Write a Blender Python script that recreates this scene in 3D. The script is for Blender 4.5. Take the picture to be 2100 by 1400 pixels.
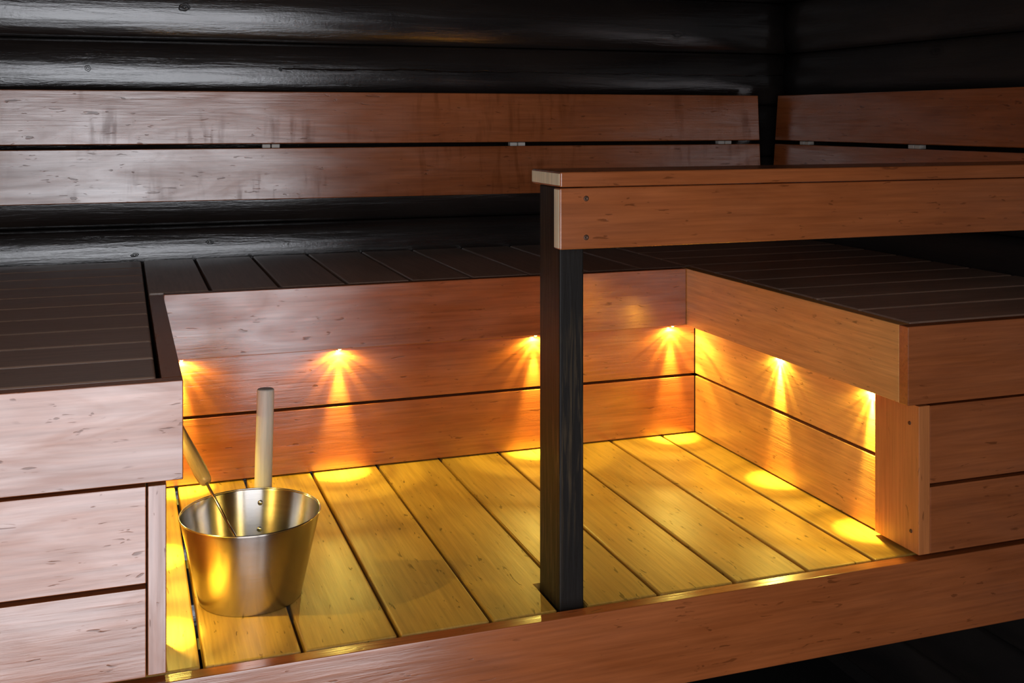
import bpy, bmesh, math, random
from mathutils import Vector, Matrix, noise

for o in list(bpy.data.objects): bpy.data.objects.remove(o)
scene = bpy.context.scene
COL = scene.collection
Z0 = 1.05            # height of the lower platform top above the sauna floor
random.seed(7)

# ------------------------------------------------------------------ camera
cam_d = bpy.data.cameras.new('camera')
cam_d.sensor_width = 36.0
cam_d.lens = 2265.3 / 2100 * 36.0
cam_d.shift_y = -(700 - 244.7) / 2100
cam_d.clip_start = 0.02
cam = bpy.data.objects.new('camera', cam_d); COL.objects.link(cam)
cam.location = (0, 0, 0.9 + Z0)
cam.rotation_euler = (math.radians(90), 0, math.radians(-19.44))
scene.camera = cam

# ------------------------------------------------------------------ exposure, world, large lights
scene.view_settings.view_transform = 'Standard'
scene.view_settings.look = 'None'
scene.view_settings.exposure = 0.0
scene.view_settings.gamma = 1.0
scene.view_settings.use_curve_mapping = False

world = bpy.data.worlds.new('world'); scene.world = world
world.use_nodes = True
world.node_tree.nodes['Background'].inputs[0].default_value = (0.75, 0.8, 0.95, 1)
world.node_tree.nodes['Background'].inputs[1].default_value = 0.6

WIN_Y = -0.12
WIN_Z0, WIN_Z1 = -0.98, 1.58           # glass area of the front wall, relative to the platform
PANES = [(-0.86, 0.405), (0.505, 0.93)]  # x ranges of its two panes
WIN_RADIANCE = 2.95
def window_light(x0, x1):
    ld = bpy.data.lights.new('window_daylight', 'AREA')
    ld.shape = 'RECTANGLE'; ld.size = x1 - x0; ld.size_y = WIN_Z1 - WIN_Z0
    ld.energy = WIN_RADIANCE * math.pi * ld.size * ld.size_y
    ld.color = (0.975, 0.985, 1.03)
    o = bpy.data.objects.new('window_daylight', ld); COL.objects.link(o)
    o.location = ((x0 + x1) / 2, WIN_Y + 0.012, (WIN_Z0 + WIN_Z1) / 2 + Z0)
    o.rotation_euler = (math.radians(90), 0, 0)       # shines along +y, into the room
    return o
for a, b in PANES: window_light(a, b)

# ------------------------------------------------------------------ node helpers
def new_mat(name):
    m = bpy.data.materials.new(name); m.use_nodes = True
    nt = m.node_tree; b = nt.nodes['Principled BSDF']
    return m, nt, b
class N:
    def __init__(s, nt): s.nt = nt
    def n(s, t, **kw):
        x = s.nt.nodes.new(t)
        for k, v in kw.items(): setattr(x, k, v)
        return x
    def link(s, a, b): s.nt.links.new(a, b)
    def math(s, op, a, b=None, c=None, clamp=False):
        x = s.n('ShaderNodeMath', operation=op, use_clamp=clamp)
        for i, v in enumerate((a, b, c)):
            if v is None: continue
            if isinstance(v, (int, float)): x.inputs[i].default_value = v
            else: s.link(v, x.inputs[i])
        return x.outputs[0]
    def mix(s, f, a, b, blend='MIX'):
        x = s.n('ShaderNodeMix', data_type='RGBA', blend_type=blend)
        for sock, v in ((x.inputs[0], f), (x.inputs[6], a), (x.inputs[7], b)):
            if isinstance(v, (int, float)): sock.default_value = v
            elif isinstance(v, tuple): sock.default_value = (*v, 1) if len(v) == 3 else v
            else: s.link(v, sock)
        return x.outputs[2]
    def ramp(s, f, pts):
        x = s.n('ShaderNodeValToRGB'); e = x.color_ramp.elements
        while len(e) < len(pts): e.new(0.5)
        for el, (p, c) in zip(e, pts):
            el.position = p; el.color = (c, c, c, 1) if isinstance(c, (int, float)) else (*c, 1)
        s.link(f, x.inputs[0]); return x.outputs[0]
    def noise(s, vec, scale, detail=4, rough=0.5, dist=0.0):
        x = s.n('ShaderNodeTexNoise'); s.link(vec, x.inputs['Vector'])
        x.inputs['Scale'].default_value = scale; x.inputs['Detail'].default_value = detail
        x.inputs['Roughness'].default_value = rough; x.inputs['Distortion'].default_value = dist
        return x.outputs[0]

def wood(name, light, dark, axis='X', rough=0.22, ior=2.35, fleck=0.55, contrast=1.0, bump=0.22, stain=None):
    """planed alder-like boards: cloudy figure stretched along the grain, fine fibres, short dark flecks"""
    m, nt, b = new_mat(name); g = N(nt)
    tc = g.n('ShaderNodeTexCoord'); info = g.n('ShaderNodeObjectInfo')
    off = g.n('ShaderNodeCombineXYZ')
    for i, k in enumerate((37.0, 91.0, 53.0)): g.link(g.math('MULTIPLY', info.outputs['Random'], k), off.inputs[i])
    vadd = g.n('ShaderNodeVectorMath', operation='ADD'); g.link(tc.outputs['Object'], vadd.inputs[0]); g.link(off.outputs[0], vadd.inputs[1])
    def stretched(k, along):
        mp = g.n('ShaderNodeMapping'); g.link(vadd.outputs[0], mp.inputs['Vector'])
        sc = [k, k, k]; sc['XYZ'.index(axis)] = k * along; mp.inputs['Scale'].default_value = sc
        return mp.outputs[0]
    cloud = g.noise(stretched(7, 0.30), 1.0, 3, 0.55, 0.9)
    fibre = g.noise(stretched(150, 0.035), 1.0, 3, 0.6)
    figure = g.noise(stretched(26, 0.10), 1.0, 5, 0.6, 1.4)
    fl = g.noise(stretched(120, 0.2), 1.0, 2, 0.5, 0.6)
    spots = g.noise(stretched(30, 0.5), 1.0, 2, 0.5)
    f = g.math('ADD', g.math('MULTIPLY', cloud, 0.55 * contrast), g.math('MULTIPLY', figure, 0.45 * contrast))
    f = g.math('ADD', f, (1 - contrast) * 0.5)
    f = g.ramp(f, [(0.33, 0.0), (0.66, 1.0)])
    col = g.mix(f, dark, light)
    fib = g.ramp(fibre, [(0.3, 0.80), (0.7, 1.10)])
    col = g.mix(1.0, col, fib, 'MULTIPLY')
    # per board tone
    tone = g.math('MULTIPLY_ADD', info.outputs['Random'], 0.22, 0.89)
    tn = g.n('ShaderNodeCombineXYZ')
    for i in range(3): g.link(tone, tn.inputs[i])
    col = g.mix(1.0, col, tn.outputs[0], 'MULTIPLY')
    fm = g.math('MULTIPLY', g.ramp(fl, [(0.655, 0.0), (0.69, 1.0)]), g.ramp(spots, [(0.46, 0.0), (0.56, 1.0)]))
    fm = g.math('MULTIPLY', fm, fleck)
    col = g.mix(fm, col, tuple(c * 0.22 for c in dark))
    drip = None
    if stain:       # old water runs down the face of the slats
        mp = g.n('ShaderNodeMapping'); g.link(vadd.outputs[0], mp.inputs['Vector']); mp.inputs['Scale'].default_value = (34, 1, 5)
        mp2 = g.n('ShaderNodeMapping'); g.link(tc.outputs['Object'], mp2.inputs['Vector']); mp2.inputs['Scale'].default_value = (2.2, 1, 4)
        drip = g.math('MULTIPLY', g.ramp(g.noise(mp.outputs[0], 1.0, 3, 0.55, 0.3), [(0.52, 0), (0.66, 1)]), g.ramp(g.noise(mp2.outputs[0], 1.0, 2), [(0.44, 0), (0.58, 1)]))
        col = g.mix(g.math('MULTIPLY', drip, stain), col, tuple(c * 0.45 for c in dark))
    g.link(col, b.inputs['Base Color'])
    b.inputs['IOR'].default_value = ior
    sheen = g.math('MULTIPLY', g.ramp(g.noise(stretched(13, 0.22), 1.0, 4, 0.6, 1.2), [(0.34, 0.30), (0.62, 0.52)]), g.math('SUBTRACT', 1.0, g.math('MULTIPLY', fm, 0.75)))
    if drip is not None: sheen = g.math('MULTIPLY', sheen, g.math('SUBTRACT', 1.0, g.math('MULTIPLY', drip, 0.45)))
    g.link(g.math('MULTIPLY', sheen, g.ramp(fibre, [(0.3, 0.88), (0.65, 1.04)])), b.inputs['Specular IOR Level'])
    r = g.math('MULTIPLY_ADD', cloud, 0.16, rough - 0.08); g.link(r, b.inputs['Roughness'])
    bp = g.n('ShaderNodeBump'); bp.inputs['Strength'].default_value = bump; bp.inputs['Distance'].default_value = 0.002
    h = g.math('SUBTRACT', g.math('ADD', g.math('MULTIPLY', fibre, 0.5), g.math('MULTIPLY', figure, 0.8)), g.math('MULTIPLY', fm, 0.8))
    g.link(h, bp.inputs['Height']); g.link(bp.outputs[0], b.inputs['Normal'])
    return m

def log_wood(name, crack=False, matte=False):
    """black-stained round logs: near black, satin, fine relief, knots with rings, drying crack"""
    m, nt, b = new_mat(name); g = N(nt)
    tc = g.n('ShaderNodeTexCoord'); info = g.n('ShaderNodeObjectInfo')
    off = g.n('ShaderNodeCombineXYZ')
    for i, k in enumerate((41.0, 0.0, 17.0)): g.link(g.math('MULTIPLY', info.outputs['Random'], k), off.inputs[i])
    vadd = g.n('ShaderNodeVectorMath', operation='ADD'); g.link(tc.outputs['Object'], vadd.inputs[0]); g.link(off.outputs[0], vadd.inputs[1])
    def st(k, al):
        mp = g.n('ShaderNodeMapping'); g.link(vadd.outputs[0], mp.inputs['Vector'])
        mp.inputs['Scale'].default_value = (k * al, k, k); return mp.outputs[0]
    cloud = g.noise(st(5, 0.35), 1.0, 3, 0.5, 0.6)
    grain = g.noise(st(60, 0.07), 1.0, 5, 0.62, 0.8)
    chisel = g.noise(st(55, 1.4), 1.0, 2, 0.5)
    # knots
    mp = g.n('ShaderNodeMapping'); g.link(vadd.outputs[0], mp.inputs['Vector']); mp.inputs['Scale'].default_value = (3.2, 0.0, 6.5)
    vo = g.n('ShaderNodeTexVoronoi'); g.link(mp.outputs[0], vo.inputs['Vector']); vo.inputs['Scale'].default_value = 1.0
    d = g.math('ADD', vo.outputs['Distance'], g.math('MULTIPLY', grain, 0.07))
    knot = g.ramp(d, [(0.06, 1.0), (0.17, 0.0)])
    ring = g.math('MULTIPLY', g.math('SINE', g.math('MULTIPLY', d, 110.0)), knot)
    col = g.mix(g.ramp(cloud, [(0.35, 0), (0.65, 1)]), (0.012, 0.0095, 0.009), (0.026, 0.019, 0.016))
    col = g.mix(g.math('MULTIPLY', knot, 0.55), col, (0.004, 0.003, 0.003))
    rr = g.math('MULTIPLY_ADD', grain, 0.15, 0.12)
    rr = g.math('ADD', rr, g.math('MULTIPLY', knot, 0.12))
    if matte: rr = g.math('ADD', rr, 0.3)
    fine = g.noise(st(230, 0.5), 1.0, 2, 0.6)
    h = g.math('ADD', g.math('MULTIPLY', grain, 1.0), g.math('MULTIPLY', ring, 0.45))
    h = g.math('ADD', h, g.math('MULTIPLY', chisel, 0.12))
    h = g.math('ADD', h, g.math('MULTIPLY', fine, 0.16))
    if crack:
        sep = g.n('ShaderNodeSeparateXYZ'); g.link(tc.outputs['Object'], sep.inputs[0])
        wav = g.n('ShaderNodeMapping'); g.link(tc.outputs['Object'], wav.inputs['Vector']); wav.inputs['Scale'].default_value = (5.0, 0, 0)
        wn = g.noise(wav.outputs[0], 1.0, 4, 0.6)
        zc = g.math('MULTIPLY_ADD', wn, 0.030, -0.013 + 0.010)
        dd = g.math('ABSOLUTE', g.math('SUBTRACT', sep.outputs[2], zc))
        wn2 = g.ramp(g.noise(wav.outputs[0], 3.0, 2), [(0.35, 0.35), (0.6, 1.0)])
        line = g.math('SUBTRACT', 1.0, g.math('DIVIDE', dd, g.math('MULTIPLY', wn2, 0.0032)), clamp=True)
        xm = g.math('MULTIPLY', g.math('GREATER_THAN', sep.outputs[0], -0.1), 1.0)
        line = g.math('MULTIPLY', line, xm)
        col = g.mix(line, col, (0.001, 0.001, 0.001))
        h = g.math('SUBTRACT', h, g.math('MULTIPLY', line, 3.0))
    g.link(col, b.inputs['Base Color']); g.link(rr, b.inputs['Roughness'])
    b.inputs['IOR'].default_value = 1.5 if matte else 2.05
    bp = g.n('ShaderNodeBump'); bp.inputs['Strength'].default_value = 0.42; bp.inputs['Distance'].default_value = 0.003
    g.link(h, bp.inputs['Height']); g.link(bp.outputs[0], b.inputs['Normal'])
    return m

def black_post_mat():
    m, nt, b = new_mat('black_stained_post'); g = N(nt)
    tc = g.n('ShaderNodeTexCoord')
    mp = g.n('ShaderNodeMapping'); g.link(tc.outputs['Object'], mp.inputs['Vector']); mp.inputs['Scale'].default_value = (130, 130, 7)
    gr = g.noise(mp.outputs[0], 1.0, 5, 0.65, 0.5)
    mp2 = g.n('ShaderNodeMapping'); g.link(tc.outputs['Object'], mp2.inputs['Vector']); mp2.inputs['Scale'].default_value = (9, 9, 2.6)
    cl = g.noise(mp2.outputs[0], 1.0, 3)
    w = g.math('MULTIPLY', g.ramp(gr, [(0.5, 0), (0.72, 1)]), g.ramp(cl, [(0.42, 0), (0.62, 1)]))
    col = g.mix(w, (0.010, 0.0075, 0.006), (0.09, 0.058, 0.028))
    g.link(col, b.inputs['Base Color']); b.inputs['Roughness'].default_value = 0.5; b.inputs['IOR'].default_value = 1.28
    bp = g.n('ShaderNodeBump'); bp.inputs['Strength'].default_value = 0.3; bp.inputs['Distance'].default_value = 0.002
    g.link(gr, bp.inputs['Height']); g.link(bp.outputs[0], b.inputs['Normal'])
    return m

def plain(name, col, rough=0.5, metal=0.0, emis=None, strength=0.0, ior=1.5):
    m, nt, b = new_mat(name)
    b.inputs['Base Color'].default_value = (*col, 1); b.inputs['Roughness'].default_value = rough
    b.inputs['Metallic'].default_value = metal; b.inputs['IOR'].default_value = ior
    if emis: b.inputs['Emission Color'].default_value = (*emis, 1); b.inputs['Emission Strength'].default_value = strength
    return m

def steel_mat():
    m, nt, b = new_mat('brushed_steel'); g = N(nt)
    tc = g.n('ShaderNodeTexCoord')
    mp = g.n('ShaderNodeMapping'); g.link(tc.outputs['Object'], mp.inputs['Vector']); mp.inputs['Scale'].default_value = (6, 6, 420)
    n1 = g.noise(mp.outputs[0], 1.0, 3, 0.6)
    n2 = g.noise(tc.outputs['Object'], 14, 4, 0.6)
    col = g.mix(n2, (0.46, 0.44, 0.42), (0.60, 0.57, 0.54)); g.link(col, b.inputs['Base Color'])
    b.inputs['Metallic'].default_value = 1.0
    tg = g.n('ShaderNodeTangent', direction_type='RADIAL', axis='Z'); g.link(tg.outputs[0], b.inputs['Tangent'])
    b.inputs['Anisotropic'].default_value = 0.85; b.inputs['Anisotropic Rotation'].default_value = 0.25
    r = g.math('ADD', g.math('MULTIPLY', n1, 0.08), g.math('MULTIPLY_ADD', n2, 0.10, 0.14)); g.link(r, b.inputs['Roughness'])
    bp = g.n('ShaderNodeBump'); bp.inputs['Strength'].default_value = 0.05; bp.inputs['Distance'].default_value = 0.0005
    g.link(n1, bp.inputs['Height']); g.link(bp.outputs[0], b.inputs['Normal'])
    return m

ALD_L, ALD_D = (0.42, 0.120, 0.034), (0.29, 0.074, 0.018)
M = {}
for ax in 'XYZ':
    M['alder' + ax] = wood('alder_' + ax, ALD_L, ALD_D, ax)
M['slatX'] = wood('alder_with_water_runs', ALD_L, ALD_D, 'X', stain=0.45)
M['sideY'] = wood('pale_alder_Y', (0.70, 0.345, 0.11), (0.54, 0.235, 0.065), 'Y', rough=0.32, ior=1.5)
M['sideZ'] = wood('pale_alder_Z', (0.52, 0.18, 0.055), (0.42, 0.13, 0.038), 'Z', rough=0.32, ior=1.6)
M['deckY'] = wood('platform_alder_Y', (0.54, 0.31, 0.06), (0.43, 0.225, 0.035), 'Y', rough=0.45, ior=1.5, fleck=0.7, contrast=0.8)
M['topX'] = wood('bench_top_alder_X', (0.50, 0.31, 0.22), (0.36, 0.21, 0.14), 'X', rough=0.36, ior=2.0, fleck=0.3, contrast=0.7)  # same alder as the fascias, colour raised to replace ceiling bounce light
M['topY'] = wood('bench_top_alder_Y', (0.44, 0.30, 0.23), (0.32, 0.21, 0.15), 'Y', rough=0.33, ior=2.0, fleck=0.3, contrast=0.7)  # crosswise bench boards of that alder, not a darker finish
M['handle'] = wood('pale_birch', (0.60, 0.55, 0.47), (0.50, 0.44, 0.36), 'Z', rough=0.5, ior=1.5, fleck=0.15, contrast=0.5)
M['ladle_wood'] = wood('waxed_birch', (0.36, 0.24, 0.12), (0.25, 0.15, 0.07), 'Z', rough=0.4, ior=1.5, fleck=0.3)
M['endgrain_sidelit'] = wood('sawn_end_grain_sidelit', (0.92, 0.80, 0.58), (0.80, 0.66, 0.44), 'Z', rough=0.6, ior=1.5, fleck=0.3, contrast=0.6)  # end grain, colour raised to stand in for side light from the left
M['log'] = log_wood('black_log'); M['logcrack'] = log_wood('black_log_with_crack', crack=True); M['logmatte'] = log_wood('black_log_matte', matte=True)
M['post'] = black_post_mat()
M['black'] = plain('dark_frame_timber', (0.012, 0.009, 0.008), 0.7)
M['floor'] = plain('dark_floor_tile', (0.015, 0.014, 0.014), 0.6)
M['ceil'] = wood('dark_ceiling_board', (0.035, 0.022, 0.015), (0.02, 0.013, 0.009), 'X', rough=0.8, ior=1.3)
M['steel'] = steel_mat()
M['chrome'] = plain('polished_steel', (0.7, 0.68, 0.66), 0.16, 1.0)
M['screw'] = plain('screw_head', (0.10, 0.05, 0.03), 0.45, 0.6)
M['bracket'] = plain('pale_bracket', (0.55, 0.52, 0.47), 0.5)
M['brass'] = plain('lamp_ring_metal', (0.75, 0.6, 0.35), 0.25, 1.0)
M['lens'] = plain('lit_lens', (1, 0.9, 0.6), 0.3, 0.0, (1.0, 0.82, 0.25), 16.0)

# ------------------------------------------------------------------ object helpers
def tag(o, label=None, cat=None, group=None, kind=None):
    if label: o['label'] = label
    if cat: o['category'] = cat
    if group: o['group'] = group
    if kind: o['kind'] = kind
    return o
def empty(name, loc, label, cat, group=None):
    o = bpy.data.objects.new(name, None); COL.objects.link(o)
    o.empty_display_size = 0.05; o.location = (loc[0], loc[1], loc[2] + Z0)
    return tag(o, label, cat, group)
def link_mesh(name, bm, mat, loc, parent=None, smooth=False, rot=None):
    """bm is in coordinates around its own centre, loc is the world place (z relative to platform)"""
    me = bpy.data.meshes.new(name); bm.to_mesh(me); bm.free()
    me.materials.append(mat)
    if smooth:
        for p in me.polygons: p.use_smooth = True
    return link_data(name, me, loc, parent, rot)
def world_loc(o):
    l = Vector(o.location)
    while o.parent: o = o.parent; l += Vector(o.location)
    return l
def link_data(name, me, loc, parent=None, rot=None):
    o = bpy.data.objects.new(name, me); COL.objects.link(o)
    l = Vector((loc[0], loc[1], loc[2] + Z0))
    if parent: o.parent = parent; l = l - world_loc(parent)      # parents are never rotated
    o.location = l
    if rot: o.rotation_euler = rot
    return o
def box_bm(sx, sy, sz, bev=0.003, seg=2):
    bm = bmesh.new(); bmesh.ops.create_cube(bm, size=1)
    for v in bm.verts: v.co = Vector((v.co.x * sx, v.co.y * sy, v.co.z * sz))
    if bev > 0: bmesh.ops.bevel(bm, geom=bm.edges[:], offset=bev, segments=seg, affect='EDGES', profile=0.5)
    return bm
def board(name, x0, x1, y0, y1, z0, z1, mat, parent=None, bev=0.0025, seg=2):
    o = link_mesh(name, box_bm(x1 - x0, y1 - y0, z1 - z0, bev, seg), mat,
                  ((x0 + x1) / 2, (y0 + y1) / 2, (z0 + z1) / 2), parent)
    return o
def tube_bm(r0, r1, length, n=24, bev=0.0, caps=True):
    """round bar along z, centred; rounded ends"""
    prof = []
    h = length / 2
    if bev > 0:
        for k in range(5):
            a = math.pi / 2 * k / 4
            prof.append((r0 - bev + bev * math.sin(a), -h + bev - bev * math.cos(a)))
        for k in range(5):
            a = math.pi / 2 * k / 4
            prof.append((r1 - bev + bev * math.cos(a), h - bev + bev * math.sin(a)))
    else: prof = [(r0, -h), (r1, h)]
    return lathe_bm(prof, n, caps)
def lathe_bm(prof, n=48, caps=False):
    bm = bmesh.new(); rings = []
    for r, z in prof:
        rings.append([bm.verts.new((r * math.cos(2 * math.pi * i / n), r * math.sin(2 * math.pi * i / n), z)) for i in range(n)])
    for a, b in zip(rings, rings[1:]):
        for i in range(n): bm.faces.new((a[i], a[(i + 1) % n], b[(i + 1) % n], b[i]))
    if caps:
        bm.faces.new(rings[0][::-1]); bm.faces.new(rings[-1])
    bm.normal_update(); return bm
def rot_to(d):
    return Vector((0, 0, 1)).rotation_difference(Vector(d).normalized()).to_euler()
def screw(x, y, z, nrm, parent, r=0.0055):
    bm = lathe_bm([(r, 0), (r, 0.0008), (r * 0.8, 0.0016), (r * 0.35, 0.0012), (0.0001, 0.0002)], 16)
    return link_mesh('screw', bm, M['screw'], (x, y, z), parent, True, rot_to(nrm))

# ------------------------------------------------------------------ setting: floor, ceiling, log walls, window
XL, XR, YB = -1.15, 2.285, 3.485           # inner faces (crown of the logs)
LOG_P, LOG_R = 0.1877, 0.19
BULGE = LOG_R - math.sqrt(LOG_R ** 2 - (LOG_P / 2) ** 2)
ZF, ZC = -1.05, 1.72

def struct(o, label, cat): return tag(o, label, cat, kind='structure')
struct(board('floor', XL - 0.3, XR + 0.3, WIN_Y - 0.25, YB + 0.3, ZF - 0.08, ZF, M['floor'], None, 0),
       'dark tiled sauna floor in the shadow below the platform', 'floor')
struct(board('ceiling', XL - 0.3, XR + 0.3, WIN_Y - 0.25, YB + 0.3, ZC, ZC + 0.05, M['ceil'], None, 0),
       'dark boarded sauna ceiling above the benches', 'ceiling')

def log_bm(length, seed):
    """half-round log along x, crown towards -y at y=0, flat back at y=+0.10"""
    rnd = random.Random(seed); NA = 14; NX = max(8, int(length / 0.12))
    hz = LOG_P / 2
    amax = math.asin(hz / LOG_R)
    prof = []
    for k in range(NA + 1):
        a = -amax + 2 * amax * k / NA
        prof.append((LOG_R - LOG_R * math.cos(a), LOG_R * math.sin(a)))
    # round the lips into the joint
    prof = [(0.115, -hz + 0.001), (BULGE + 0.010, -hz + 0.001)] + [(prof[0][0] + 0.002, prof[0][1] + 0.002)] + prof[1:-1] + [(prof[-1][0] + 0.002, prof[-1][1] - 0.002)] + [(BULGE + 0.010, hz - 0.001), (0.115, hz - 0.001)]
    bm = bmesh.new(); rings = []
    for i in range(NX + 1):
        x = -length / 2 + length * i / NX; ring = []
        for (y, z) in prof:
            d = noise.noise(Vector((x * 1.7 + seed * 9.1, z * 3.0, seed))) * 0.003 if y < 0.08 else 0
            ring.append(bm.verts.new((x, y + d, z)))
        rings.append(ring)
    n = len(prof)
    for a, b in zip(rings, rings[1:]):
        for j in range(n): bm.faces.new((a[j], a[(j + 1) % n], b[(j + 1) % n], b[j]))
    bm.faces.new(rings[0]); bm.faces.new(rings[-1][::-1])
    bmesh.ops.recalc_face_normals(bm, faces=bm.faces[:])
    return bm
joints = [1.14 - LOG_P * k for k in range(-4, 12)]
def log_wall(name, label, length, place, rot, backing):
    w = struct(board(name, *backing, M['black'], None, 0), label, 'wall')
    for k, zt in enumerate(joints):
        zc = zt - LOG_P / 2
        if zc + LOG_P / 2 > ZC + 0.02 or zc - LOG_P / 2 < ZF - 0.03: continue
        crack = name == 'wall_back' and abs(zt - 1.14) < 0.01
        o = link_mesh('log', log_bm(length, k + len(name)), M['logcrack' if crack else 'logmatte' if name == 'wall_right' else 'log'], (place[0], place[1], zc), w, True, rot)
        for p in o.data.polygons: p.use_smooth = len(p.vertices) == 4
    return w
log_wall('wall_back', 'wall of black-stained round logs behind the back bench', XR - XL + 0.10, ((XL + XR) / 2, YB), (0, 0, 0),
         (XL - 0.25, XR + 0.25, YB + 0.12, YB + 0.2, ZF, ZC))
log_wall('wall_right', 'wall of black-stained round logs behind the right bench', YB - WIN_Y + 0.02, (XR, (YB + WIN_Y) / 2 + 0.01), (0, 0, -math.pi / 2),
         (XR + 0.12, XR + 0.2, WIN_Y, YB + 0.1, ZF, ZC))
log_wall('wall_left', 'wall of black-stained round logs at the left end of the sauna', YB - WIN_Y + 0.02, (XL, (YB + WIN_Y) / 2 + 0.01), (0, 0, math.pi / 2),
         (XL - 0.2, XL - 0.12, WIN_Y, YB + 0.1, ZF, ZC))
# front wall (behind the camera): dark boards around a two-pane glass front
wf = struct(board('wall_front', XL - 0.2, XR + 0.2, WIN_Y - 0.14, WIN_Y - 0.02, ZF, WIN_Z0 - 0.05, M['black'], None, 0), 'dark front wall around the glass panes', 'wall')
for (a, b, c, d) in ((XL - 0.2, XR + 0.2, WIN_Z1 + 0.05, ZC), (PANES[-1][1] + 0.05, XR + 0.2, WIN_Z0 - 0.05, WIN_Z1 + 0.05), (XL - 0.2, PANES[0][0] - 0.02, WIN_Z0 - 0.05, WIN_Z1 + 0.05)):
    board('panel', a, b, WIN_Y - 0.14, WIN_Y - 0.02, c, d, M['black'], wf, 0)
gm, gnt, gb = new_mat('window_glass'); gb.inputs['Transmission Weight'].default_value = 1.0; gb.inputs['Roughness'].default_value = 0.0; gb.inputs['Base Color'].default_value = (0.9, 0.95, 0.97, 1)
wn = struct(board('window_1', PANES[0][0] - 0.02, PANES[-1][1] + 0.05, WIN_Y - 0.10, WIN_Y - 0.04, WIN_Z0 - 0.05, WIN_Z0, M['black'], None, 0.002), 'dark framed glass front of the sauna', 'window')
board('frame', PANES[0][0] - 0.02, PANES[-1][1] + 0.05, WIN_Y - 0.10, WIN_Y - 0.04, WIN_Z1, WIN_Z1 + 0.05, M['black'], wn, 0.002)
board('mullion', PANES[0][1], PANES[1][0], WIN_Y - 0.10, WIN_Y + 0.02, WIN_Z0, WIN_Z1, M['black'], wn, 0.002)
for a, b in PANES: board('pane', a, b, WIN_Y - 0.075, WIN_Y - 0.067, WIN_Z0, WIN_Z1, gm, wn, 0)

# knots standing out on the back wall logs (pixel ray onto the crown of each log)
def wall_point(u, v, y=3.485):
    th = math.radians(19.44); a = (u - 1050) / 2265.3; b = -(v - 244.7) / 2265.3
    d = Vector((math.sin(th) + a * math.cos(th), math.cos(th) - a * math.sin(th), b))
    return Vector((0, 0, 0.9)) + d * (y / d.y)
M['knot'] = plain('black_knot', (0.008, 0.006, 0.006), 0.42, ior=1.8)
back_logs = [o for o in bpy.data.objects if o.parent and o.parent.name == 'wall_back' and o.name.startswith('log')]
for (u, v, rad, flat) in ((378, 15, 0.019, 0.85), (180, 140, 0.012, 0.9), (300, 146, 0.006, 0.8), (575, 142, 0.007, 1.0), (430, 497, 0.013, 0.7), (276, 523, 0.015, 0.45), (1660, 160, 0.006, 0.8)):
    p = wall_point(u, v)
    lg = min(back_logs, key=lambda o: abs((o.parent.location.z + o.location.z) - (p.z + Z0)))
    dz = p.z + Z0 - (lg.parent.location.z + lg.location.z)
    y = YB + LOG_R - math.sqrt(LOG_R ** 2 - dz ** 2)
    prof = [(1.0, 0.0), (0.92, 0.0022), (0.80, 0.0026), (0.70, 0.0004), (0.58, 0.0003), (0.46, 0.0022), (0.34, 0.0020), (0.24, 0.0004), (0.0001, 0.0002)]
    rad *= 0.85; bm = lathe_bm([(r_ * rad, h_ * (0.6 + rad * 25)) for r_, h_ in prof], 22)
    for w in bm.verts:
        a = math.atan2(w.co.y, w.co.x); k = 1 + 0.12 * math.sin(2 * a + u) + 0.07 * math.sin(5 * a + 2 * u)
        w.co.x *= k; w.co.y *= k * flat
    nr = Vector((0, -math.sqrt(LOG_R ** 2 - dz ** 2), dz)).normalized()
    kn = link_mesh('knot', bm, M['knot'], (wall_point(u, v, y).x, y + 0.0006, p.z), lg, True, (math.pi / 2 - math.asin(max(-1, min(1, nr.z))), 0, 0))

# ------------------------------------------------------------------ lower platform
T = 0.028
pf = empty('platform', (0.8, 2.3, -0.16), 'low wooden platform of wide boards lit yellow, inside the U of benches', 'platform')
jx = [-0.0405, 0.125, 0.290, 0.456, 0.626, 0.795, 0.960, 1.1245, 1.290, 1.449, 1.612]
G = 0.0075
for k, (a, b) in enumerate(zip(jx, jx[1:])):
    if k == 5 or k == 4: continue
    board('board', a + G / 2, b - G / 2, 1.8835, 2.848, -T, 0, M['deckY'], pf, 0.0035, 3)
def notched(a, b, side):
    """a platform board with the notch that lets the railing post through"""
    y0, y1 = 1.8835, 2.848; a += G / 2; b -= G / 2
    nx0, nx1, ny = 0.752, 0.8135, 2.004
    if side == 'R': pts = [(a, y0), (nx0, y0), (nx0, ny), (b, ny), (b, y1), (a, y1)]
    else: pts = [(nx1, y0), (b, y0), (b, y1), (a, y1), (a, ny), (nx1, ny)]
    cx, cy = (a + b) / 2, (y0 + y1) / 2
    bm = bmesh.new()
    f = bm.faces.new([bm.verts.new((x - cx, y - cy, -T / 2)) for x, y in pts])
    r = bmesh.ops.extrude_face_region(bm, geom=[f])
    for v in [g for g in r['geom'] if isinstance(g, bmesh.types.BMVert)]: v.co.z += T
    bmesh.ops.recalc_face_normals(bm, faces=bm.faces[:])
    bmesh.ops.bevel(bm, geom=bm.edges[:], offset=0.002, segments=2, affect='EDGES')
    return link_mesh('board', bm, M['deckY'], (cx, cy, -T / 2), pf)
notched(jx[4], jx[5], 'R'); notched(jx[5], jx[6], 'L')
board('fascia', XL + 0.01, XR - 0.01, 1.850, 1.8795, -0.160, -0.001, M['alderX'], pf, 0.002)
for y in (2.03, 2.40, 2.80): board('joist', XL + 0.01, XR - 0.01, y - 0.022, y + 0.022, -0.105, -T - 0.0005, M['black'], pf, 0)
for x in (-0.6, 0.4):
    board('leg', x - 0.04, x + 0.04, 2.30, 2.34, ZF, -0.105, M['black'], pf, 0)

# ------------------------------------------------------------------ benches
ZT = 0.477; ZB = 0.316
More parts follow.
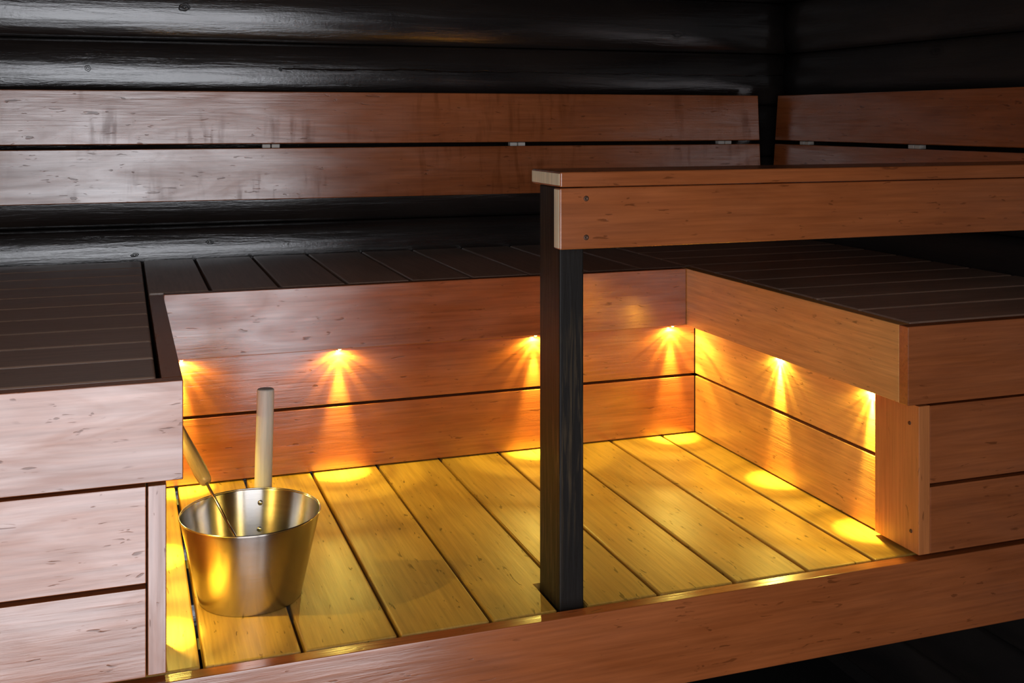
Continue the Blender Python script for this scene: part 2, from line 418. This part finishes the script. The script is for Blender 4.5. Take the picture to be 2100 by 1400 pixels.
# left bench
lb = empty('sauna_bench', (-0.3, 2.6, 0), 'left bench with lengthwise top boards and pale panelled front, cut by the left frame edge', 'bench')
board('fascia', XL + 0.01, 0.0935, 1.868, 1.868 + T, ZB, ZT, M['alderX'], lb, 0.0015)
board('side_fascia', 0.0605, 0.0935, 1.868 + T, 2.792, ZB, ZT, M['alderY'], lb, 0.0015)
for z0, z1 in ((0.155, 0.3105), (0.004, 0.147)):
    board('panel', XL + 0.01, 0.0365, 1.868, 1.868 + T, z0, z1, M['alderX'], lb, 0.0015)
board('soffit', 0.047, 0.0635, 1.9965, 2.818, ZB + 0.0005, ZB + 0.02, M['alderY'], lb, 0)
board('corner_board', 0.0385, 0.0675, 1.868, 1.995, 0.006, 0.3105, M['alderZ'], lb, 0.0015)
for z0, z1 in ((0.171, 0.3145), (0.004, 0.164)):
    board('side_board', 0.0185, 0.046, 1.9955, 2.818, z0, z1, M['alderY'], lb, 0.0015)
P0, PITCH, GAP = 1.903, 0.1577, 0.0085
k = 0
while P0 + k * PITCH < YB - 0.03:
    y0 = P0 + k * PITCH; y1 = min(y0 + PITCH - GAP, YB - 0.004)
    board('top_board', XL + 0.012, 0.0525, y0, y1, ZT - T, ZT + 0.001, M['topX'], lb, 0.005, 3); k += 1
for x in (-0.9, -0.4, 0.02): board('bearer', x - 0.02, x + 0.02, 1.90, YB - 0.01, ZT - T - 0.07, ZT - T - 0.0005, M['black'], lb, 0)
board('liner', XL + 0.02, 0.034, 1.8985, 1.908, 0.0, 0.40, M['black'], lb, 0)
# right bench
rb = empty('sauna_bench', (1.9, 2.6, 0), 'right bench with a dark top and screwed corner board beside the lit platform', 'bench')
RY = 1.854
board('fascia', 1.510, XR - 0.01, RY, RY + T, ZB, ZT, M['alderX'], rb, 0.0015)
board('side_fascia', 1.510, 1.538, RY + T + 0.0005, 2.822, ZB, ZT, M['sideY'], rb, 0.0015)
board('panel', 1.5655, XR - 0.01, RY, RY + T, 0.152, 0.3115, M['alderX'], rb, 0.0008)
board('panel', 1.5655, XR - 0.01, RY, RY + T, 0.008, 0.1445, M['alderX'], rb, 0.0015)
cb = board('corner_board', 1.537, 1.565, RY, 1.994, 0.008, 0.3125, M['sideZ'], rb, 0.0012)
screw(1.5368, 1.882, 0.272, (-1, 0, 0), cb, 0.004); screw(1.5368, 1.878, 0.050, (-1, 0, 0), cb, 0.004)
board('soffit', 1.5385, 1.553, 1.996, 2.818, ZB + 0.0005, ZB + 0.02, M['alderY'], rb, 0)
for z0, z1 in ((0.171, 0.3155), (0.004, 0.164)):
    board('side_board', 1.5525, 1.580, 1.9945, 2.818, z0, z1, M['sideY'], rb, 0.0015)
k = 0
while P0 + k * PITCH < YB - 0.03:
    y0 = P0 + k * PITCH; y1 = min(y0 + PITCH - GAP, YB - 0.004)
    board('top_board', 1.545 if y0 < 2.8 else 1.538, XR - 0.004, y0 - (0.012 if k == 0 else 0), y1, ZT - T, ZT + 0.001, M['topX'], rb, 0.005, 3); k += 1
for x in (1.60, 1.95, 2.24): board('bearer', x - 0.02, x + 0.02, 1.90, YB - 0.01, ZT - T - 0.07, ZT - T - 0.0005, M['black'], rb, 0)
board('liner', 1.60, XR - 0.02, 1.8985, 1.908, 0.0, 0.40, M['black'], rb, 0)
# back bench
bb = empty('sauna_bench', (0.8, 3.1, 0), 'back bench along the log wall with short crosswise top boards above the lit niche', 'bench')
board('fascia', 0.0945, 1.5095, 2.792, 2.792 + T, ZB, ZT, M['alderX'], bb, 0.0015)
for z0, z1 in ((0.171, 0.3145), (0.004, 0.164)):
    board('front_board', 0.0465, 1.552, 2.8205, 2.8205 + T, z0, z1, M['alderX'], bb, 0.0015)
bx = [0.0565, 0.2067, 0.376, 0.546, 0.7155, 0.8825, 1.0475, 1.2165, 1.3825, 1.534]
for a, b in zip(bx, bx[1:]):
    board('top_board', a + GAP / 2, b - GAP / 2, 2.8245, YB - 0.004, ZT - T, ZT + 0.001, M['topY'], bb, 0.004, 3)
for y in (2.88, 3.15, 3.44): board('bearer', 0.06, 1.53, y - 0.02, y + 0.02, ZT - T - 0.07, ZT - T - 0.0005, M['black'], bb, 0)
board('liner', 0.05, 1.55, 2.8485, 2.856, 0.0, 0.40, M['black'], bb, 0)
for x0 in (0.017, 1.5805): board('liner', x0 if x0 > 1 else x0 - 0.008, x0 + 0.008 if x0 > 1 else x0, 2.01, 2.84, 0.0, 0.36, M['black'], rb if x0 > 1 else lb, 0)

# ------------------------------------------------------------------ backrests (leaning slats with brackets)
def slat(length, z0, z1, along, fixed, t=0.026, mat=None, parent=None, zmid=0.82, base=None):
    """one leaning slat; along = (start,end) on the long axis, base(z) gives the face position"""
    lean = math.atan2(base(0.984) - base(0.657), 0.984 - 0.657)
    h = (z1 - z0) / math.cos(lean); zc = (z0 + z1) / 2; L = along[1] - along[0]; c = (along[0] + along[1]) / 2
    if fixed == 'y':
        bm = box_bm(L, t, h, 0.0025, 2)
        return link_mesh('slat', bm, mat, (c, base(zc) + t / 2, zc), parent, False, (-lean, 0, 0))
    bm = box_bm(t, L, h, 0.0025, 2)
    return link_mesh('slat', bm, mat, (base(zc) + t / 2, c, zc), parent, False, (0, lean, 0))
yb = lambda z: 3.396 + (z - 0.657) * 0.022 / 0.327
xr = lambda z: 2.184 + (z - 0.657) * 0.024 / 0.327
SL = [(0.8255, 0.984), (0.657, 0.8125)]
br1 = empty('backrest', (0.5, 3.42, 0.657), 'long two-slat backrest leaning on the back log wall', 'backrest')
br2 = empty('backrest', (2.2, 2.6, 0.657), 'two-slat backrest on the right log wall, right of the black gap', 'backrest')
for z0, z1 in SL:
    slat(0, z0, z1, (XL + 0.03, 2.136), 'y', mat=M['slatX'], parent=br1, base=yb)
    slat(0, z0, z1, (1.75, 3.405), 'x', mat=M['alderY'], parent=br2, base=xr)
def bracket(parent, a, fixed):
    """pale pair of spacer blocks in the slit with the dark batten behind"""
    for s in (-1, 1):
        w = 0.024
        if fixed == 'y':
            o = board('bracket', a + s * 0.014 - w / 2, a + s * 0.014 + w / 2, yb(0.819) + 0.004, yb(0.819) + 0.026, 0.8135, 0.8245, M['bracket'], parent, 0.001)
        else:
            o = board('bracket', xr(0.819) + 0.004, xr(0.819) + 0.026, a + s * 0.014 - w / 2, a + s * 0.014 + w / 2, 0.8135, 0.8245, M['bracket'], parent, 0.001)
    if fixed == 'y': board('batten', a - 0.02, a + 0.02, yb(0.984) + 0.030, YB - 0.005, 0.68, 0.95, M['black'], parent, 0.001)
    else: board('batten', xr(0.984) + 0.030, XR - 0.005, a - 0.02, a + 0.02, 0.68, 0.95, M['black'], parent, 0.001)
def at_y(u, y):
    return y * math.tan(math.radians(19.44) + math.atan((u - 1050) / 2265.3))
for u in (556, 1062, 1487): bracket(br1, at_y(u, 3.41), 'y')
for u in (1647, 1872): bracket(br2, 2.196 / math.tan(math.radians(19.44) + math.atan((u - 1050) / 2265.3)), 'x')

# ------------------------------------------------------------------ railing
rl = empty('railing', (0.783, 1.94, -0.03), 'wooden railing on a square black post, running right above the bench', 'railing')
po = board('post', 0.759, 0.8075, 1.8875, 1.991, -0.10, 0.7755, M['post'], rl, 0.003, 2)
po['label'] = 'black square post with worn edges'
rbd = board('rail_board', 0.7473, 2.165, 1.857, 1.8865, 0.6635, 0.775, M['alderX'], rl, 0.0025, 3)
cap = board('cap', 0.7473, 2.165, 1.855, 2.003, 0.777, 0.8045, M['alderX'], rl, 0.003, 3)
e1 = board('end_face', 0.7466, 0.7476, 1.8595, 1.884, 0.666, 0.7725, M['endgrain_sidelit'], rbd, 0.0004, 1); e1['label'] = 'sawn end grain coloured pale for side light'
e2 = board('end_face', 0.7466, 0.7476, 1.858, 2.000, 0.780, 0.8015, M['endgrain_sidelit'], cap, 0.0004, 1); e2['label'] = 'sawn end grain coloured pale for side light'
for z in (0.7555, 0.6845): screw(at_y(1202, 1.857), 1.8568, z, (0, -1, 0), rbd, 0.005)

# ------------------------------------------------------------------ recessed lights under the bench edges
def lamp_nodes(ld):
    ld.use_nodes = True; nt = ld.node_tree; g = N(nt)
    em = [n for n in nt.nodes if n.type == 'EMISSION'][0]
    geo = g.n('ShaderNodeNewGeometry')
    sep = g.n('ShaderNodeSeparateXYZ'); g.link(geo.outputs['Incoming'], sep.inputs[0])
    ca = g.math('ABSOLUTE', sep.outputs[2])
    ang = g.math('DIVIDE', g.math('ARCCOSINE', ca), math.pi / 2)      # 0 straight down .. 1 level
    d = lambda a: a / 90.0
    st = g.ramp(ang, [(0, 1.0), (d(9), 0.80), (d(15.5), 0.11), (d(23), 0.05), (d(28), 0.105), (d(34), 0.10), (d(38), 0.042), (d(50), 0.05), (d(54), 0.025), (d(58), 0.07), (d(68), 0.065), (d(76), 0.022), (d(90), 0.01)])
    g.link(g.math('MULTIPLY', st, 1.0), em.inputs['Strength'])
LAMP_W = 1.0
lamp_data = bpy.data.lights.new('led', 'SPOT')
lamp_data.energy = LAMP_W * 54; lamp_data.color = (1.0, 0.80, 0.15); lamp_data.shadow_soft_size = 0.0025
lamp_data.spot_size = math.radians(178); lamp_data.spot_blend = 0.02
lamp_nodes(lamp_data)
ring_me = lens_me = None
def recessed_light(x, y, label):
    global ring_me, lens_me
    e = empty('recessed_light', (x, y, ZB), label, 'light', 'small lights under the bench edge')
    if ring_me is None:
        r = link_mesh('ring', lathe_bm([(0.0045, 0.0), (0.0045, -0.0015), (0.0062, -0.0015), (0.0066, -0.0002), (0.0066, 0.0)], 24), M['brass'], (x, y, ZB - 0.0002), e, True)
        l = link_mesh('lens', lathe_bm([(0.0042, 0.0), (0.004, -0.0025), (0.003, -0.0042), (0.0015, -0.005), (0.0001, -0.0052)], 20), M['lens'], (x, y, ZB - 0.0002), e, True)
        ring_me, lens_me = r.data, l.data
    else:
        link_data('ring', ring_me, (x, y, ZB - 0.0002), e); link_data('lens', lens_me, (x, y, ZB - 0.0002), e)
    lo = bpy.data.objects.new('led', lamp_data); COL.objects.link(lo); lo.parent = e; lo.location = (0, 0, -0.0095)
for x, y, s in [(0.136, 2.806, 'small light under the back bench, at the corner beside the left bench'),
                (0.524, 2.806, 'small light under the back bench, above and right of the bucket handle'),
                (1.058, 2.806, 'small light under the back bench, just left of the black post'),
                (1.474, 2.806, 'small light under the back bench, by the right inner corner'),
                (1.545, 2.383, 'small light under the right bench edge, in its middle'),
                (1.545, 2.022, 'small light under the right bench edge, next to the corner board'),
                (0.055, 2.383, 'small light hidden under the left bench edge, farther of two'),
                (0.055, 2.016, 'small light hidden under the left bench edge, nearer of two')]:
    recessed_light(x, y, s)

# ------------------------------------------------------------------ bucket
BX, BY, BH, RT, RB = 0.2295, 2.1377, 0.160, 0.1300, 0.0955
bk = empty('bucket', (BX, BY, 0), 'stainless steel sauna bucket with an upright wooden handle, on the platform', 'bucket')
t = 0.0012
prof = [(0.0001, 0.004), (RB * 0.6, 0.0035), (RB - 0.004, 0.003), (RB - 0.002, 0.0), (RB - 0.0005, 0.0008), (RB, 0.003)]
prof += [(RB + (RT - RB) * k / 8, 0.003 + (BH - 0.006) * k / 8) for k in range(1, 9)]
prof = prof[:-1] + [(RT - 0.0009, BH - 0.006), (RT - 0.0006, BH - 0.0042), (RT - 0.0003, BH - 0.0030), (RT - 0.0008, BH - 0.0028), (RT - t, BH - 0.003), (RT - t - 0.0003, BH - 0.0045)]
prof += [(RT - t - 0.0006, BH - 0.0062)] + [(RB - t + (RT - RB) * k / 6, 0.005 + (BH - 0.011) * k / 6) for k in range(5, -1, -1)] + [(0.0001, 0.0052)]
link_mesh('body', lathe_bm(prof, 96), M['steel'], (BX, BY, 0), bk, True)
rim = []
for k in range(9):
    a = 2 * math.pi * k / 8; rim.append((RT + 0.0002 + 0.0013 * math.cos(a), BH - 0.0015 + 0.0014 * math.sin(a)))
link_mesh('rim', lathe_bm(rim, 96), M['chrome'], (BX, BY, 0), bk, True)
ha = math.atan2(2.29 - BY, 0.270 - BX); hd = Vector((math.cos(ha), math.sin(ha), 0))
hr = RT + 0.019
# handle: upright round bar outside the far wall
h0 = Vector((BX + hd.x * (hr + 0.000), BY + hd.y * (hr + 0.000), 0.075)); h1 = Vector((h0.x + 0.008, h0.y + 0.008, 0.352))
hm = link_mesh('handle', tube_bm(0.0178, 0.0172, (h1 - h0).length, 28, 0.004), M['handle'], (h0 + h1) / 2, bk, True, rot_to(h1 - h0))
hm['label'] = 'upright pale wooden handle'
for z in (0.132, 0.083):
    rr = RB + (RT - RB) * z / BH
    p = Vector((BX, BY, z)) + hd * (rr - t - 0.0006)
    bm = lathe_bm([(0.0052, 0.0), (0.0050, 0.0012), (0.0036, 0.0026), (0.0015, 0.0032), (0.0001, 0.0033)], 16)
    link_mesh('rivet', bm, M['chrome'], p, bk, True, rot_to(-hd))
    q0 = Vector((BX, BY, z)) + hd * (rr + 0.001); q1 = h0 + (h1 - h0) * ((z - h0.z) / (h1.z - h0.z)) - hd * 0.016
    L = max(0.003, (q1 - q0).length)
    link_mesh('strap', box_bm(0.018, 0.014, L, 0.001, 1), M['steel'], (q0 + q1) / 2, bk, False, rot_to(q1 - q0))

# ------------------------------------------------------------------ ladle leaning in the bucket
def on_ray(u, v):
    th = math.radians(19.44); a = (u - 1050) / 2265.3; b = -(v - 244.7) / 2265.3
    return Vector((math.sin(th) + a * math.cos(th), math.cos(th) - a * math.sin(th), b))
C = Vector((0, 0, 0.9))
ra = math.radians(119)
rim_pt = Vector((BX + (RT - 0.001) * math.cos(ra), BY + (RT - 0.001) * math.sin(ra), BH + 0.0035))
d = on_ray(542, 1213); low = C + d * ((0.030 - 0.9) / d.z)
dirv = (rim_pt - low).normalized()
la = empty('ladle', low, 'steel ladle with a wooden grip leaning out of the bucket to the left', 'ladle')
s_end = (rim_pt - low).length
g0 = rim_pt + dirv * 0.026
rod0 = low + dirv * 0.004; rod1 = g0 + dirv * 0.01
link_mesh('rod', tube_bm(0.0028, 0.0028, (rod1 - rod0).length, 14), M['chrome'], (rod0 + rod1) / 2, la, True, rot_to(dirv))
g1 = g0 + dirv * 0.16
gl = 0.16
prof = [(0.006, 0.0), (0.0105, 0.002), (0.0128, 0.008), (0.0145, 0.03), (0.0138, 0.07), (0.0128, 0.11), (0.0125, gl - 0.008), (0.010, gl - 0.002), (0.005, gl)]
bm = lathe_bm([(r, z - gl / 2) for r, z in prof], 28, True)
link_mesh('grip', bm, M['ladle_wood'], (g0 + g1) / 2, la, True, rot_to(dirv))
bp_ = [(0.0001, -0.018), (0.012, -0.0165), (0.022, -0.011), (0.0275, 0.0), (0.029, 0.012), (0.0278, 0.012), (0.0262, 0.0), (0.021, -0.0098), (0.0115, -0.0151), (0.0001, -0.0165)]
link_mesh('bowl', lathe_bm(bp_, 32), M['steel'], low + Vector(((BX - low.x) * 0.35, (BY - low.y) * 0.35, -0.004)), la, True)
print('LADLE', low, rim_pt, g0, g1)
